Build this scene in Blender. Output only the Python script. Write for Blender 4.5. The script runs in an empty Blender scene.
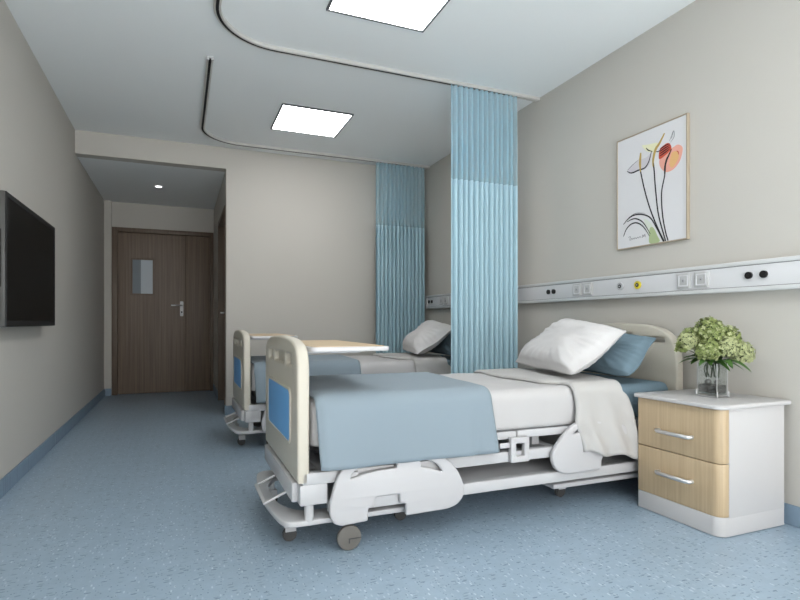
import bpy, bmesh, math, random
from mathutils import Vector, Matrix, noise
random.seed(7)
PI = math.pi
S = bpy.context.scene
COL = S.collection

# ------------------------------------------------------------------ camera
THETA = math.atan(220 / 535)
cd = bpy.data.cameras.new('camera'); cam = bpy.data.objects.new('camera', cd); COL.objects.link(cam)
cam.location = (0, 0, 0.935)
cam.rotation_euler = (PI / 2, 0, -THETA)
cd.sensor_width = 36; cd.sensor_fit = 'HORIZONTAL'
cd.lens = 535 / 800 * 36
cd.shift_y = 22.5 / 800
cd.clip_start = 0.05
S.camera = cam

# ------------------------------------------------------------------ world, lights, exposure
W = bpy.data.worlds.new('world'); S.world = W; W.use_nodes = True
W.node_tree.nodes['Background'].inputs[0].default_value = (0.85, 0.93, 1.0, 1)
W.node_tree.nodes['Background'].inputs[1].default_value = 1.0
S.view_settings.view_transform = 'Standard'
S.view_settings.look = 'None'
S.view_settings.exposure = 0.15
S.view_settings.gamma = 1.0
S.view_settings.use_curve_mapping = False

def area(name, loc, rot, sx, sy, power, color):
    l = bpy.data.lights.new(name, 'AREA'); l.shape = 'RECTANGLE'; l.size = sx; l.size_y = sy
    l.energy = power; l.color = color
    o = bpy.data.objects.new(name, l); COL.objects.link(o); o.location = loc; o.rotation_euler = rot
    return o
WINDOW_POWER = 92
PANEL_EMIT = 9.0
# daylight through the wide window behind the camera (opening X -0.7..2.45, Z 0.25..2.5)
area('window_daylight', (0.875, -2.02, 1.375), (-PI / 2, 0, PI), 3.1, 2.2, WINDOW_POWER, (1.0, 0.975, 0.95))
# added, unseen sun through that window; its floor bounce lifts ceiling and walls
bounce_sun = bpy.data.lights.new('bounce_sun', 'SUN'); bounce_sun.energy = 60.0; bounce_sun.angle = math.radians(2); bounce_sun.color = (1.0, 0.89, 0.77)
so = bpy.data.objects.new('bounce_sun', bounce_sun); COL.objects.link(so); so.location = (1, -5, 6)
so.rotation_euler = Vector((0.05, 1.0, -1.25)).to_track_quat('-Z', 'Y').to_euler()

# ------------------------------------------------------------------ materials
MATS = {}
def srgb(r, g, b):
    f = lambda c: (c / 12.92 if c <= 0.04045 else ((c + 0.055) / 1.055) ** 2.4)
    return (f(r / 255), f(g / 255), f(b / 255), 1)

def mat(name, rgb, rough=0.5, metal=0.0, spec=0.5, bump=None, var=None, alpha=1.0, trans=0.0, ior=1.45, emit=None, sheen=0.0):
    m = bpy.data.materials.new(name); m.use_nodes = True
    nt = m.node_tree; b = nt.nodes['Principled BSDF']
    col = srgb(*rgb)
    b.inputs['Base Color'].default_value = col
    b.inputs['Roughness'].default_value = rough
    b.inputs['Metallic'].default_value = metal
    b.inputs['Specular IOR Level'].default_value = spec
    b.inputs['Alpha'].default_value = alpha
    b.inputs['Transmission Weight'].default_value = trans
    b.inputs['IOR'].default_value = ior
    if sheen: b.inputs['Sheen Weight'].default_value = sheen
    if emit:
        b.inputs['Emission Color'].default_value = (1, 1, 1, 1)
        b.inputs['Emission Strength'].default_value = emit
    tc = nt.nodes.new('ShaderNodeTexCoord')
    if var:                                   # (scale, amount)
        n = nt.nodes.new('ShaderNodeTexNoise'); n.inputs['Scale'].default_value = var[0]; n.inputs['Detail'].default_value = 4
        nt.links.new(tc.outputs['Object'], n.inputs['Vector'])
        mx = nt.nodes.new('ShaderNodeMix'); mx.data_type = 'RGBA'
        nt.links.new(n.outputs['Fac'], mx.inputs[0])
        a = var[1]
        mx.inputs[6].default_value = (col[0] * (1 - a), col[1] * (1 - a), col[2] * (1 - a), 1)
        mx.inputs[7].default_value = (min(1, col[0] * (1 + a)), min(1, col[1] * (1 + a)), min(1, col[2] * (1 + a)), 1)
        nt.links.new(mx.outputs[2], b.inputs['Base Color'])
    if bump:                                  # (scale, strength)
        n2 = nt.nodes.new('ShaderNodeTexNoise'); n2.inputs['Scale'].default_value = bump[0]; n2.inputs['Detail'].default_value = 5
        nt.links.new(tc.outputs['Object'], n2.inputs['Vector'])
        bp = nt.nodes.new('ShaderNodeBump'); bp.inputs['Strength'].default_value = bump[1]; bp.inputs['Distance'].default_value = 0.01
        nt.links.new(n2.outputs['Fac'], bp.inputs['Height']); nt.links.new(bp.outputs['Normal'], b.inputs['Normal'])
    MATS[name] = m
    return m

def wood_mat(name, dark, light, scale, rough=0.45, bands=(26, 26, 0.9)):
    m = bpy.data.materials.new(name); m.use_nodes = True
    nt = m.node_tree; b = nt.nodes['Principled BSDF']; b.inputs['Roughness'].default_value = rough
    tc = nt.nodes.new('ShaderNodeTexCoord'); mp = nt.nodes.new('ShaderNodeMapping')
    mp.inputs['Scale'].default_value = bands
    nt.links.new(tc.outputs['Object'], mp.inputs['Vector'])
    n = nt.nodes.new('ShaderNodeTexNoise'); n.inputs['Scale'].default_value = scale; n.inputs['Detail'].default_value = 6; n.inputs['Roughness'].default_value = 0.6
    nt.links.new(mp.outputs['Vector'], n.inputs['Vector'])
    cr = nt.nodes.new('ShaderNodeValToRGB')
    cr.color_ramp.elements[0].position = 0.32; cr.color_ramp.elements[0].color = srgb(*dark)
    cr.color_ramp.elements[1].position = 0.68; cr.color_ramp.elements[1].color = srgb(*light)
    nt.links.new(n.outputs['Fac'], cr.inputs[0]); nt.links.new(cr.outputs[0], b.inputs['Base Color'])
    MATS[name] = m
    return m

def floor_mat(name, base, dark, light, rough):
    m = bpy.data.materials.new(name); m.use_nodes = True
    nt = m.node_tree; b = nt.nodes['Principled BSDF']; b.inputs['Roughness'].default_value = rough
    b.inputs['Specular IOR Level'].default_value = 0.45
    tc = nt.nodes.new('ShaderNodeTexCoord')
    prev = None
    n = nt.nodes.new('ShaderNodeTexNoise'); n.inputs['Scale'].default_value = 14; n.inputs['Detail'].default_value = 8; n.inputs['Roughness'].default_value = 0.7
    nt.links.new(tc.outputs['Object'], n.inputs['Vector'])
    cr = nt.nodes.new('ShaderNodeValToRGB')
    cr.color_ramp.elements[0].position = 0.35; cr.color_ramp.elements[0].color = tuple(c * 0.95 for c in srgb(*base)[:3]) + (1,)
    cr.color_ramp.elements[1].position = 0.65; cr.color_ramp.elements[1].color = tuple(min(1, c * 1.05) for c in srgb(*base)[:3]) + (1,)
    nt.links.new(n.outputs['Fac'], cr.inputs[0]); prev = cr.outputs[0]
    for k, (sc, c, dens, thr, strch) in enumerate(((19, dark, 0.42, 0.19, (1.0, 3.0, 1)), (21, light, 0.36, 0.20, (3.0, 1.1, 1)), (60, dark, 0.25, 0.22, (1.5, 1, 1)))):
        mp = nt.nodes.new('ShaderNodeMapping'); mp.inputs['Scale'].default_value = strch; mp.inputs['Location'].default_value = (k * 3.7, k * 1.3, 0)
        mp.inputs['Rotation'].default_value = (0, 0, 0.7 * k)
        nt.links.new(tc.outputs['Object'], mp.inputs['Vector'])
        v = nt.nodes.new('ShaderNodeTexVoronoi'); v.inputs['Scale'].default_value = sc; v.voronoi_dimensions = '2D'
        nt.links.new(mp.outputs['Vector'], v.inputs['Vector'])
        l1 = nt.nodes.new('ShaderNodeMath'); l1.operation = 'LESS_THAN'; l1.inputs[1].default_value = thr
        nt.links.new(v.outputs['Distance'], l1.inputs[0])
        sp = nt.nodes.new('ShaderNodeSeparateColor'); nt.links.new(v.outputs['Color'], sp.inputs[0])
        l2 = nt.nodes.new('ShaderNodeMath'); l2.operation = 'LESS_THAN'; l2.inputs[1].default_value = dens
        nt.links.new(sp.outputs[0], l2.inputs[0])
        mu = nt.nodes.new('ShaderNodeMath'); mu.operation = 'MULTIPLY'; nt.links.new(l1.outputs[0], mu.inputs[0]); nt.links.new(l2.outputs[0], mu.inputs[1])
        m2 = nt.nodes.new('ShaderNodeMath'); m2.operation = 'MULTIPLY'; nt.links.new(mu.outputs[0], m2.inputs[0]); nt.links.new(sp.outputs[1], m2.inputs[1])
        mx = nt.nodes.new('ShaderNodeMix'); mx.data_type = 'RGBA'
        nt.links.new(m2.outputs[0], mx.inputs[0]); nt.links.new(prev, mx.inputs[6]); mx.inputs[7].default_value = srgb(*c)
        prev = mx.outputs[2]
    nt.links.new(prev, b.inputs['Base Color'])
    MATS[name] = m
    return m

def sheer_mat(name, rgb, alpha):
    m = bpy.data.materials.new(name); m.use_nodes = True
    nt = m.node_tree; nt.nodes.clear()
    out = nt.nodes.new('ShaderNodeOutputMaterial'); tr = nt.nodes.new('ShaderNodeBsdfTransparent')
    df = nt.nodes.new('ShaderNodeBsdfDiffuse'); tl = nt.nodes.new('ShaderNodeBsdfTranslucent')
    c = srgb(*rgb); df.inputs[0].default_value = c; tl.inputs[0].default_value = c
    m1 = nt.nodes.new('ShaderNodeMixShader'); m1.inputs[0].default_value = 0.4
    nt.links.new(df.outputs[0], m1.inputs[1]); nt.links.new(tl.outputs[0], m1.inputs[2])
    m2 = nt.nodes.new('ShaderNodeMixShader'); m2.inputs[0].default_value = alpha
    nt.links.new(tr.outputs[0], m2.inputs[1]); nt.links.new(m1.outputs[0], m2.inputs[2])
    nt.links.new(m2.outputs[0], out.inputs[0])
    MATS[name] = m
    return m

def thin_glass(name, tint, refl=0.12):
    m = bpy.data.materials.new(name); m.use_nodes = True
    nt = m.node_tree; nt.nodes.clear()
    out = nt.nodes.new('ShaderNodeOutputMaterial'); tr = nt.nodes.new('ShaderNodeBsdfTransparent'); tr.inputs[0].default_value = tint
    g = nt.nodes.new('ShaderNodeBsdfGlossy'); g.inputs['Roughness'].default_value = 0.02
    fr = nt.nodes.new('ShaderNodeLayerWeight'); fr.inputs[0].default_value = 0.35
    ad = nt.nodes.new('ShaderNodeMath'); ad.operation = 'MULTIPLY_ADD'; ad.inputs[1].default_value = 0.30; ad.inputs[2].default_value = refl * 0.3
    nt.links.new(fr.outputs['Fresnel'], ad.inputs[0])
    mx = nt.nodes.new('ShaderNodeMixShader'); nt.links.new(ad.outputs[0], mx.inputs[0])
    nt.links.new(tr.outputs[0], mx.inputs[1]); nt.links.new(g.outputs[0], mx.inputs[2]); nt.links.new(mx.outputs[0], out.inputs[0])
    MATS[name] = m
    return m

mat('wall', (194, 190, 183), 0.75, bump=(220, 0.05), spec=0.2)
mat('ceiling', (238, 240, 240), 0.8, spec=0.2)
floor_mat('floor', (148, 167, 183), (98, 116, 134), (186, 200, 210), 0.34)
floor_mat('skirting', (126, 146, 164), (106, 124, 142), (148, 166, 182), 0.5)
wood_mat('door_wood', (104, 88, 74), (128, 110, 94), 1.6, 0.5, (34, 34, 0.7))
wood_mat('door_frame_wood', (98, 83, 70), (116, 99, 84), 1.6, 0.5, (34, 34, 0.7))
wood_mat('oak', (176, 154, 124), (192, 170, 138), 1.2, 0.4, (60, 60, 1.6))
wood_mat('oak_top', (190, 164, 128), (206, 182, 146), 1.5, 0.4, (1.5, 40, 40))
mat('white_plastic', (188, 187, 189), 0.35)
mat('white_metal', (190, 190, 192), 0.35)
mat('cream_plastic', (194, 188, 175), 0.42)
mat('cream_recess', (196, 190, 176), 0.5)
mat('blue_insert', (104, 168, 224), 0.45)
mat('white_laminate', (192, 190, 190), 0.3)
mat('rubber', (66, 66, 66), 0.6)
mat('grey_wheel', (104, 101, 96), 0.5)
mat('chrome', (215, 215, 216), 0.28, 0.85)
mat('steel_track', (214, 212, 208), 0.32, 0.45)
mat('slot_black', (16, 16, 17), 0.6)
mat('sheet_white', (186, 184, 184), 0.85, bump=(160, 0.06), spec=0.1, sheen=0.1)
mat('fold_white', (182, 180, 178), 0.85, bump=(160, 0.06), spec=0.1, sheen=0.1)
mat('pillow_white', (205, 203, 203), 0.85, bump=(200, 0.06), spec=0.1, sheen=0.1)
mat('blanket_blue', (134, 147, 156), 0.9, bump=(260, 0.06), spec=0.1, sheen=0.1)
mat('sheet_blue', (112, 132, 144), 0.9, bump=(200, 0.05), spec=0.1)
mat('curtain_blue', (172, 201, 212), 0.8, spec=0.15)
sheer_mat('curtain_net', (192, 232, 248), 0.48)
mat('tv_screen', (12, 12, 12), 0.35, spec=0.12)
mat('tv_body', (78, 77, 75), 0.45)
mat('tv_dark', (26, 26, 26), 0.5)
mat('rail_white', (206, 206, 208), 0.4)
mat('rail_alu', (205, 206, 206), 0.4, 0.15)
mat('socket_grey', (186, 186, 185), 0.4)
mat('black_plastic', (22, 22, 24), 0.4)
mat('yellow_ring', (214, 196, 60), 0.5)
mat('grey_ring', (176, 176, 178), 0.5)
mat('picture_frame', (168, 155, 136), 0.45, 0.1)
mat('picture_paper', (214, 213, 215), 0.7, spec=0.2)
mat('ink', (34, 34, 38), 0.8)
mat('ink_grey', (120, 120, 122), 0.8)
mat('petal_white', (200, 196, 202), 0.8)
mat('petal_cream', (226, 224, 190), 0.8)
mat('petal_pink', (226, 164, 148), 0.8)
mat('petal_red', (194, 82, 60), 0.8)
mat('petal_orange', (222, 176, 120), 0.8)
mat('petal_ochre', (176, 150, 84), 0.8)
mat('leaf_art', (168, 182, 138), 0.8)
mat('leaf_art_pale', (206, 212, 200), 0.8)
mat('light_frame', (96, 98, 102), 0.5)
mat('diffuser', (255, 255, 255), 0.5, emit=PANEL_EMIT)
mat('downlight_lamp', (255, 255, 255), 0.5, emit=4)
mat('bloom_green', (126, 138, 82), 0.8, var=(40, 0.4))
mat('bloom_pale', (168, 174, 128), 0.75, var=(40, 0.25))
mat('leaf_green', (62, 98, 40), 0.5, var=(20, 0.3))
mat('stem_green', (46, 62, 34), 0.6)
thin_glass('glass', (0.95, 0.97, 0.97, 1))
thin_glass('water', (0.38, 0.39, 0.39, 1))
mat('stone', (104, 103, 100), 0.5, var=(30, 0.3))
mat('window_glass', (122, 132, 140), 0.12, spec=0.5)
mat('window_frost', (178, 188, 196), 0.25, spec=0.5)
M = MATS

# ------------------------------------------------------------------ helpers
def link(name, me, m=None, parent=None, smooth=None, loc=None):
    o = bpy.data.objects.new(name, me); COL.objects.link(o)
    if m is not None:
        me.materials.clear(); me.materials.append(M[m])
    if parent is not None: o.parent = parent
    if loc is not None: o.location = loc
    if smooth is not None and len(me.polygons):
        me.polygons.foreach_set('use_smooth', [True] * len(me.polygons))
        if smooth < 180:
            me.set_sharp_from_angle(angle=math.radians(smooth))
    return o

def tag(o, label, cat, group=None, kind=None):
    if label: o['label'] = label
    if cat: o['category'] = cat
    if group: o['group'] = group
    if kind: o['kind'] = kind
    return o

def thing(name, label, cat, loc=(0, 0, 0), group=None, rotz=0):
    o = bpy.data.objects.new(name, None); COL.objects.link(o); o.location = loc; o.rotation_euler = (0, 0, rotz)
    o.empty_display_size = 0.1
    return tag(o, label, cat, group)

def dup(root, loc, label=None):
    def rec(o, par):
        c = o.copy(); COL.objects.link(c)
        if par is not None: c.parent = par
        for ch in list(o.children): rec(ch, c)
        return c
    r = rec(root, None); r.location = loc
    if label: r['label'] = label
    return r

def addbox(bm, x0, y0, z0, x1, y1, z1, bev=0.0, seg=2):
    t = bmesh.new()
    bmesh.ops.create_cube(t, size=1)
    for v in t.verts:
        v.co = Vector(((x0 + x1) / 2 + v.co.x * (x1 - x0), (y0 + y1) / 2 + v.co.y * (y1 - y0), (z0 + z1) / 2 + v.co.z * (z1 - z0)))
    if bev: bmesh.ops.bevel(t, geom=t.edges[:], offset=bev, segments=seg, affect='EDGES', profile=0.5)
    merge(bm, t)

def merge(bm, t, mtx=None):
    if mtx is not None: bmesh.ops.transform(t, matrix=mtx, verts=t.verts)
    me = bpy.data.meshes.new('tmp'); t.to_mesh(me); t.free(); bm.from_mesh(me); bpy.data.meshes.remove(me)

def mesh(bm, name='m'):
    bmesh.ops.recalc_face_normals(bm, faces=bm.faces)
    me = bpy.data.meshes.new(name); bm.to_mesh(me); bm.free(); return me

def box(name, x0, y0, z0, x1, y1, z1, m, parent=None, bev=0.0, smooth=40):
    bm = bmesh.new(); addbox(bm, x0, y0, z0, x1, y1, z1, bev)
    return link(name, mesh(bm, name), m, parent, smooth)

def addcyl(bm, p0, p1, r0, r1=None, seg=20, caps=True):
    p0, p1 = Vector(p0), Vector(p1); d = p1 - p0
    t = bmesh.new()
    bmesh.ops.create_cone(t, cap_ends=caps, segments=seg, radius1=r0, radius2=r0 if r1 is None else r1, depth=d.length)
    merge(bm, t, Matrix.Translation((p0 + p1) / 2) @ d.to_track_quat('Z', 'Y').to_matrix().to_4x4())

def cyl(name, p0, p1, r, m, parent=None, seg=24, r1=None):
    bm = bmesh.new(); addcyl(bm, p0, p1, r, r1, seg)
    return link(name, mesh(bm, name), m, parent, 40)

def addtube(bm, pts, r, seg=10, caps=True):
    """sweep a circle along a polyline; r a number or list"""
    pts = [Vector(p) for p in pts]; n = len(pts)
    rs = r if isinstance(r, (list, tuple)) else [r] * n
    rings = []; up = None
    for i, p in enumerate(pts):
        d = (pts[min(i + 1, n - 1)] - pts[max(i - 1, 0)]).normalized()
        if up is None:
            up = Vector((0, 0, 1)) if abs(d.z) < 0.9 else Vector((1, 0, 0))
        side = d.cross(up).normalized(); up = side.cross(d).normalized()
        rings.append([bm.verts.new(p + (side * math.cos(2 * PI * k / seg) + up * math.sin(2 * PI * k / seg)) * rs[i]) for k in range(seg)])
    for a, b in zip(rings, rings[1:]):
        for k in range(seg):
            bm.faces.new((a[k], a[(k + 1) % seg], b[(k + 1) % seg], b[k]))
    if caps:
        bm.faces.new(rings[0][::-1]); bm.faces.new(rings[-1])

def tube(name, pts, r, m, parent=None, seg=10):
    bm = bmesh.new(); addtube(bm, pts, r, seg)
    return link(name, mesh(bm, name), m, parent, 60)

def rr(x0, y0, x1, y1, r, n=6):
    """rounded rectangle outline"""
    if r <= 0: return [(x0, y0), (x1, y0), (x1, y1), (x0, y1)]
    o = []
    for cx, cy, a in ((x1 - r, y0 + r, -90), (x1 - r, y1 - r, 0), (x0 + r, y1 - r, 90), (x0 + r, y0 + r, 180)):
        for k in range(n + 1):
            t = math.radians(a + 90 * k / n); o.append((cx + r * math.cos(t), cy + r * math.sin(t)))
    return o

def rounded(pts, rad, n=5):
    """round each corner of a polygon"""
    o = []; N = len(pts)
    for i in range(N):
        a, b, c = Vector(pts[i - 1]), Vector(pts[i]), Vector(pts[(i + 1) % N])
        r = min(rad[i] if isinstance(rad, (list, tuple)) else rad, (a - b).length * 0.45, (c - b).length * 0.45)
        p, q = b + (a - b).normalized() * r, b + (c - b).normalized() * r
        if r < 1e-4: o.append(tuple(b)); continue
        for k in range(n + 1):
            t = k / n; v = p * (1 - t) ** 2 + b * 2 * t * (1 - t) + q * t * t; o.append(tuple(v))
    return o

def smooth_loop(pts, n=5):
    """closed catmull-rom"""
    N = len(pts); o = []
    for i in range(N):
        p0, p1, p2, p3 = (Vector(pts[(i + k) % N]) for k in (-1, 0, 1, 2))
        for k in range(n):
            t = k / n
            o.append(tuple(0.5 * ((2 * p1) + (p2 - p0) * t + (2 * p0 - 5 * p1 + 4 * p2 - p3) * t * t + (3 * p1 - p0 - 3 * p2 + p3) * t ** 3)))
    return o

def smooth_line(pts, n=6):
    pts = [Vector(p) for p in pts]; P = [pts[0] * 2 - pts[1]] + pts + [pts[-1] * 2 - pts[-2]]; o = []
    for i in range(1, len(P) - 2):
        p0, p1, p2, p3 = P[i - 1], P[i], P[i + 1], P[i + 2]
        for k in range(n):
            t = k / n
            o.append(0.5 * ((2 * p1) + (p2 - p0) * t + (2 * p0 - 5 * p1 + 4 * p2 - p3) * t * t + (3 * p1 - p0 - 3 * p2 + p3) * t ** 3))
    o.append(pts[-1]); return o

def XY(z=0): return Matrix.Translation((0, 0, z))
def YZ(x=0): return Matrix(((0, 0, 1, x), (1, 0, 0, 0), (0, 1, 0, 0), (0, 0, 0, 1)))     # (u,v,w) -> (w,u,v)
def XZ(y=0): return Matrix(((1, 0, 0, 0), (0, 0, -1, y), (0, 1, 0, 0), (0, 0, 0, 1)))    # (u,v,w) -> (u,-w,v)

def plate_mesh(loops, thick, bev, mtx, res=2):
    """flat plate with holes: 2D filled curve, extruded and bevelled, converted to mesh; centred on its plane"""
    cu = bpy.data.curves.new('c', 'CURVE'); cu.dimensions = '2D'; cu.fill_mode = 'BOTH'
    for lp in loops:
        sp = cu.splines.new('POLY'); sp.points.add(len(lp) - 1); sp.use_cyclic_u = True
        for i, p in enumerate(lp): sp.points[i].co = (p[0], p[1], 0, 1)
    cu.extrude = max(0.0001, thick / 2 - bev); cu.bevel_depth = bev; cu.bevel_resolution = res; cu.offset = -bev
    o = bpy.data.objects.new('c', cu); COL.objects.link(o)
    dg = bpy.context.evaluated_depsgraph_get(); me = bpy.data.meshes.new_from_object(o.evaluated_get(dg))
    bpy.data.objects.remove(o); bpy.data.curves.remove(cu)
    me.transform(mtx)
    bm = bmesh.new(); bm.from_mesh(me); bmesh.ops.remove_doubles(bm, verts=bm.verts, dist=0.00005)
    bmesh.ops.recalc_face_normals(bm, faces=bm.faces); bm.to_mesh(me); bm.free()
    return me

def plate(name, loops, thick, bev, mtx, m, parent=None, smooth=35):
    return link(name, plate_mesh(loops, thick, bev, mtx), m, parent, smooth)

def join(name, meshes, m, parent=None, smooth=35):
    bm = bmesh.new()
    for me in meshes: bm.from_mesh(me)
    me = bpy.data.meshes.new(name); bm.to_mesh(me); bm.free()
    return link(name, me, m, parent, smooth)

# ------------------------------------------------------------------ room shell
LX, RX, BY, AY, FY, H = -0.89, 2.613, 5.66, 7.76, -2.0, 2.70
SOF = 2.487; AX = 0.43
def struct(name, boxes, m, bev=0):
    bm = bmesh.new()
    for b in boxes: addbox(bm, *b, bev)
    o = link(name, mesh(bm, name), m); o['kind'] = 'structure'; return o
T = 0.12
struct('floor', [(LX - T, FY - T, -0.1, RX + T, AY + T, 0)], 'floor')
struct('ceiling', [(LX - T, FY - T, H, RX + T, BY + T, H + 0.1)], 'ceiling')
struct('ceiling_alcove', [(LX - T, BY + 0.02, SOF, AX + T, AY + T, SOF + 0.1)], 'ceiling')
struct('wall_left', [(LX - T, FY, 0, LX, AY, H)], 'wall')
struct('wall_right', [(RX, FY, 0, RX + T, BY, H)], 'wall')
struct('wall_back', [(AX + 0.001, BY, 0, RX, BY + T, H), (LX, BY, SOF - 0.001, AX + 0.001, BY + T, H)], 'wall')
DY0, DY1, DZ = 5.80, 6.78, 2.10
struct('wall_alcove_right', [(AX, BY + T, 0, AX + T, DY0, SOF), (AX, DY1, 0, AX + T, AY, SOF), (AX, DY0, DZ, AX + T, DY1, SOF)], 'wall')
struct('wall_alcove_back', [(LX, AY, 2.163, AX + T, AY + T, SOF), (LX, AY - 0.06, 0, -0.808, AY + T, SOF), (0.426, AY, 0, AX + T, AY + T, 2.163)], 'wall')
struct('wall_front', [(LX, FY - T, 0, -0.7, FY, H), (2.45, FY - T, 0, RX, FY, H), (-0.7, FY - T, 0, 2.45, FY, 0.25), (-0.7, FY - T, 2.5, 2.45, FY, H)], 'wall')
w = tag(bpy.data.objects.new('window_1', None), None, None, kind='structure'); COL.objects.link(w); w.location = (0.875, FY, 0)
bm = bmesh.new()
for b in ((-1.575, -0.10, 0.25, -1.53, -0.04, 2.5), (1.53, -0.10, 0.25, 1.575, -0.04, 2.5), (-0.025, -0.10, 0.25, 0.025, -0.04, 2.5), (-1.53, -0.10, 0.25, 1.53, -0.04, 0.30), (-1.53, -0.10, 2.45, 1.53, -0.04, 2.5)):
    addbox(bm, *b, 0.004)
link('window_frame', mesh(bm), 'white_metal', w, 40)
BH = 0.095
struct('baseboard_left', [(LX, FY, 0, LX + 0.012, AY - 0.06, BH)], 'skirting', 0.003)
struct('baseboard_right', [(RX - 0.012, FY, 0, RX, BY, BH)], 'skirting', 0.003)
struct('baseboard_back', [(AX + 0.012, BY - 0.012, 0, RX - 0.012, BY, BH)], 'skirting', 0.003)
struct('baseboard_alcove', [(AX - 0.012, BY - 0.012, 0, AX + 0.012, DY0 - 0.06, BH), (AX - 0.012, DY1 + 0.04, 0, AX, AY, BH), (LX + 0.012, AY - 0.072, 0, -0.808, AY - 0.06, BH)], 'skirting', 0.003)

# door_1: two-leaf wooden door at the end of the alcove
d1 = tag(bpy.data.objects.new('door_1', None), None, None, kind='structure'); COL.objects.link(d1); d1.location = (-0.19, AY, 0)
ox = 0.19
bm = bmesh.new()
addbox(bm, -0.808 + ox, -0.02, 0, -0.745 + ox, 0.09, 2.163, 0.004)
addbox(bm, 0.38 + ox, -0.02, 0, 0.425 + ox, 0.09, 2.163, 0.004)
addbox(bm, -0.745 + ox, -0.02, 2.108, 0.38 + ox, 0.09, 2.163, 0.004)
link('door_frame', mesh(bm), 'door_frame_wood', d1, 40)
box('light_leak_backing', -0.745 + ox, 0.072, 0.0, 0.38 + ox, 0.085, 2.108, 'door_frame_wood', d1)  # backing sheet added behind both leaves to block light leaking through the seam
lf = plate('door_leaf', [[(-0.742 + ox, 0.006), (0.066 + ox, 0.006), (0.066 + ox, 2.104), (-0.742 + ox, 2.104)], [(-0.577 + ox, 1.31), (-0.329 + ox, 1.31), (-0.329 + ox, 1.76), (-0.577 + ox, 1.76)]], 0.045, 0.003, XZ(0.045), 'door_wood', d1)
fr = plate('window_trim', [[(-0.595 + ox, 1.292), (-0.311 + ox, 1.292), (-0.311 + ox, 1.778), (-0.595 + ox, 1.778)], [(-0.573 + ox, 1.314), (-0.333 + ox, 1.314), (-0.333 + ox, 1.756), (-0.573 + ox, 1.756)]], 0.012, 0.002, XZ(0.018), 'door_frame_wood', lf)
pane = box('pane', -0.577 + ox, 0.040, 1.31, -0.329 + ox, 0.046, 1.76, 'window_glass', lf)
box('pane_blind', -0.475 + ox, 0.0385, 1.312, -0.335 + ox, 0.0398, 1.758, 'window_frost', pane)
lf2 = box('door_leaf', 0.070 + ox, 0.0225, 0.006, 0.377 + ox, 0.0675, 2.104, 'door_wood', d1, 0.003)
hd = plate('lock_plate', [rr(0.000 + ox, 1.02, 0.042 + ox, 1.22, 0.01)], 0.008, 0.002, XZ(0.0185), 'rail_alu', lf)
tube('door_handle', [(0.021 + ox, 0.015, 1.165), (0.021 + ox, -0.03, 1.165), (0.0 + ox, -0.04, 1.165), (-0.11 + ox, -0.04, 1.163)], 0.010, 'chrome', hd)
cyl('keyhole', (0.021 + ox, 0.0155, 1.075), (0.021 + ox, 0.012, 1.075), 0.011, 'slot_black', hd, 16)
# door_2: recessed side door in the alcove's right wall
d2 = tag(bpy.data.objects.new('door_2', None), None, None, kind='structure'); COL.objects.link(d2); d2.location = (AX, (DY0 + DY1) / 2, 0)
cy = (DY0 + DY1) / 2
bm = bmesh.new()
addbox(bm, -0.008, DY0 - cy - 0.045, 0, T, DY0 - cy + 0.012, DZ + 0.04, 0.003)
addbox(bm, -0.008, DY1 - cy - 0.012, 0, T, DY1 - cy + 0.03, DZ + 0.04, 0.003)
addbox(bm, -0.008, DY0 - cy + 0.012, DZ - 0.012, T, DY1 - cy - 0.012, DZ + 0.04, 0.003)
link('door_frame', mesh(bm), 'door_frame_wood', d2, 40)
l2 = box('door_leaf', 0.07, DY0 - cy + 0.014, 0.006, 0.11, DY1 - cy - 0.014, DZ - 0.014, 'door_wood', d2, 0.003)
tube('door_handle', [(0.07, 0.40, 1.05), (0.025, 0.40, 1.05), (0.02, 0.38, 1.05), (0.02, 0.30, 1.05)], 0.009, 'chrome', l2)

# ------------------------------------------------------------------ ceiling lights
def ceiling_light(y0, label):
    t = thing('ceiling_light', label, 'light', (1.06, y0 + 0.305, H), 'square panel lights in the ceiling')
    bm = bmesh.new(); a = 0.3; f_ = 0.012
    for b in ((-a, -a, -0.012, a, -a + f_, 0), (-a, a - f_, -0.012, a, a, 0), (-a, -a + f_, -0.012, -a + f_, a - f_, 0), (a - f_, -a + f_, -0.012, a, a - f_, 0)):
        addbox(bm, *b)
    link('frame', mesh(bm), 'light_frame', t)
    box('diffuser', -a + f_, -a + f_, -0.008, a - f_, a - f_, -0.001, 'diffuser', t)
    return t
ceiling_light(4.33, 'square ceiling panel light over the aisle, beyond the nearer curtain track')
ceiling_light(2.335, 'square ceiling panel light cut by the top edge of the photo, nearest above the bed')
ceiling_light(0.34, 'square ceiling panel light above the camera, out of frame')
t = thing('downlight', 'small round recessed downlight in the lowered ceiling of the door alcove', 'light', (-0.226, 6.676, SOF))
bm = bmesh.new()
addcyl(bm, (0, 0, -0.006), (0, 0, 0), 0.042, 0.045, 28)
link('trim_ring', mesh(bm), 'rail_alu', t, 40)
cyl('lamp', (0, 0, -0.009), (0, 0, -0.0055), 0.032, 'downlight_lamp', t)

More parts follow.
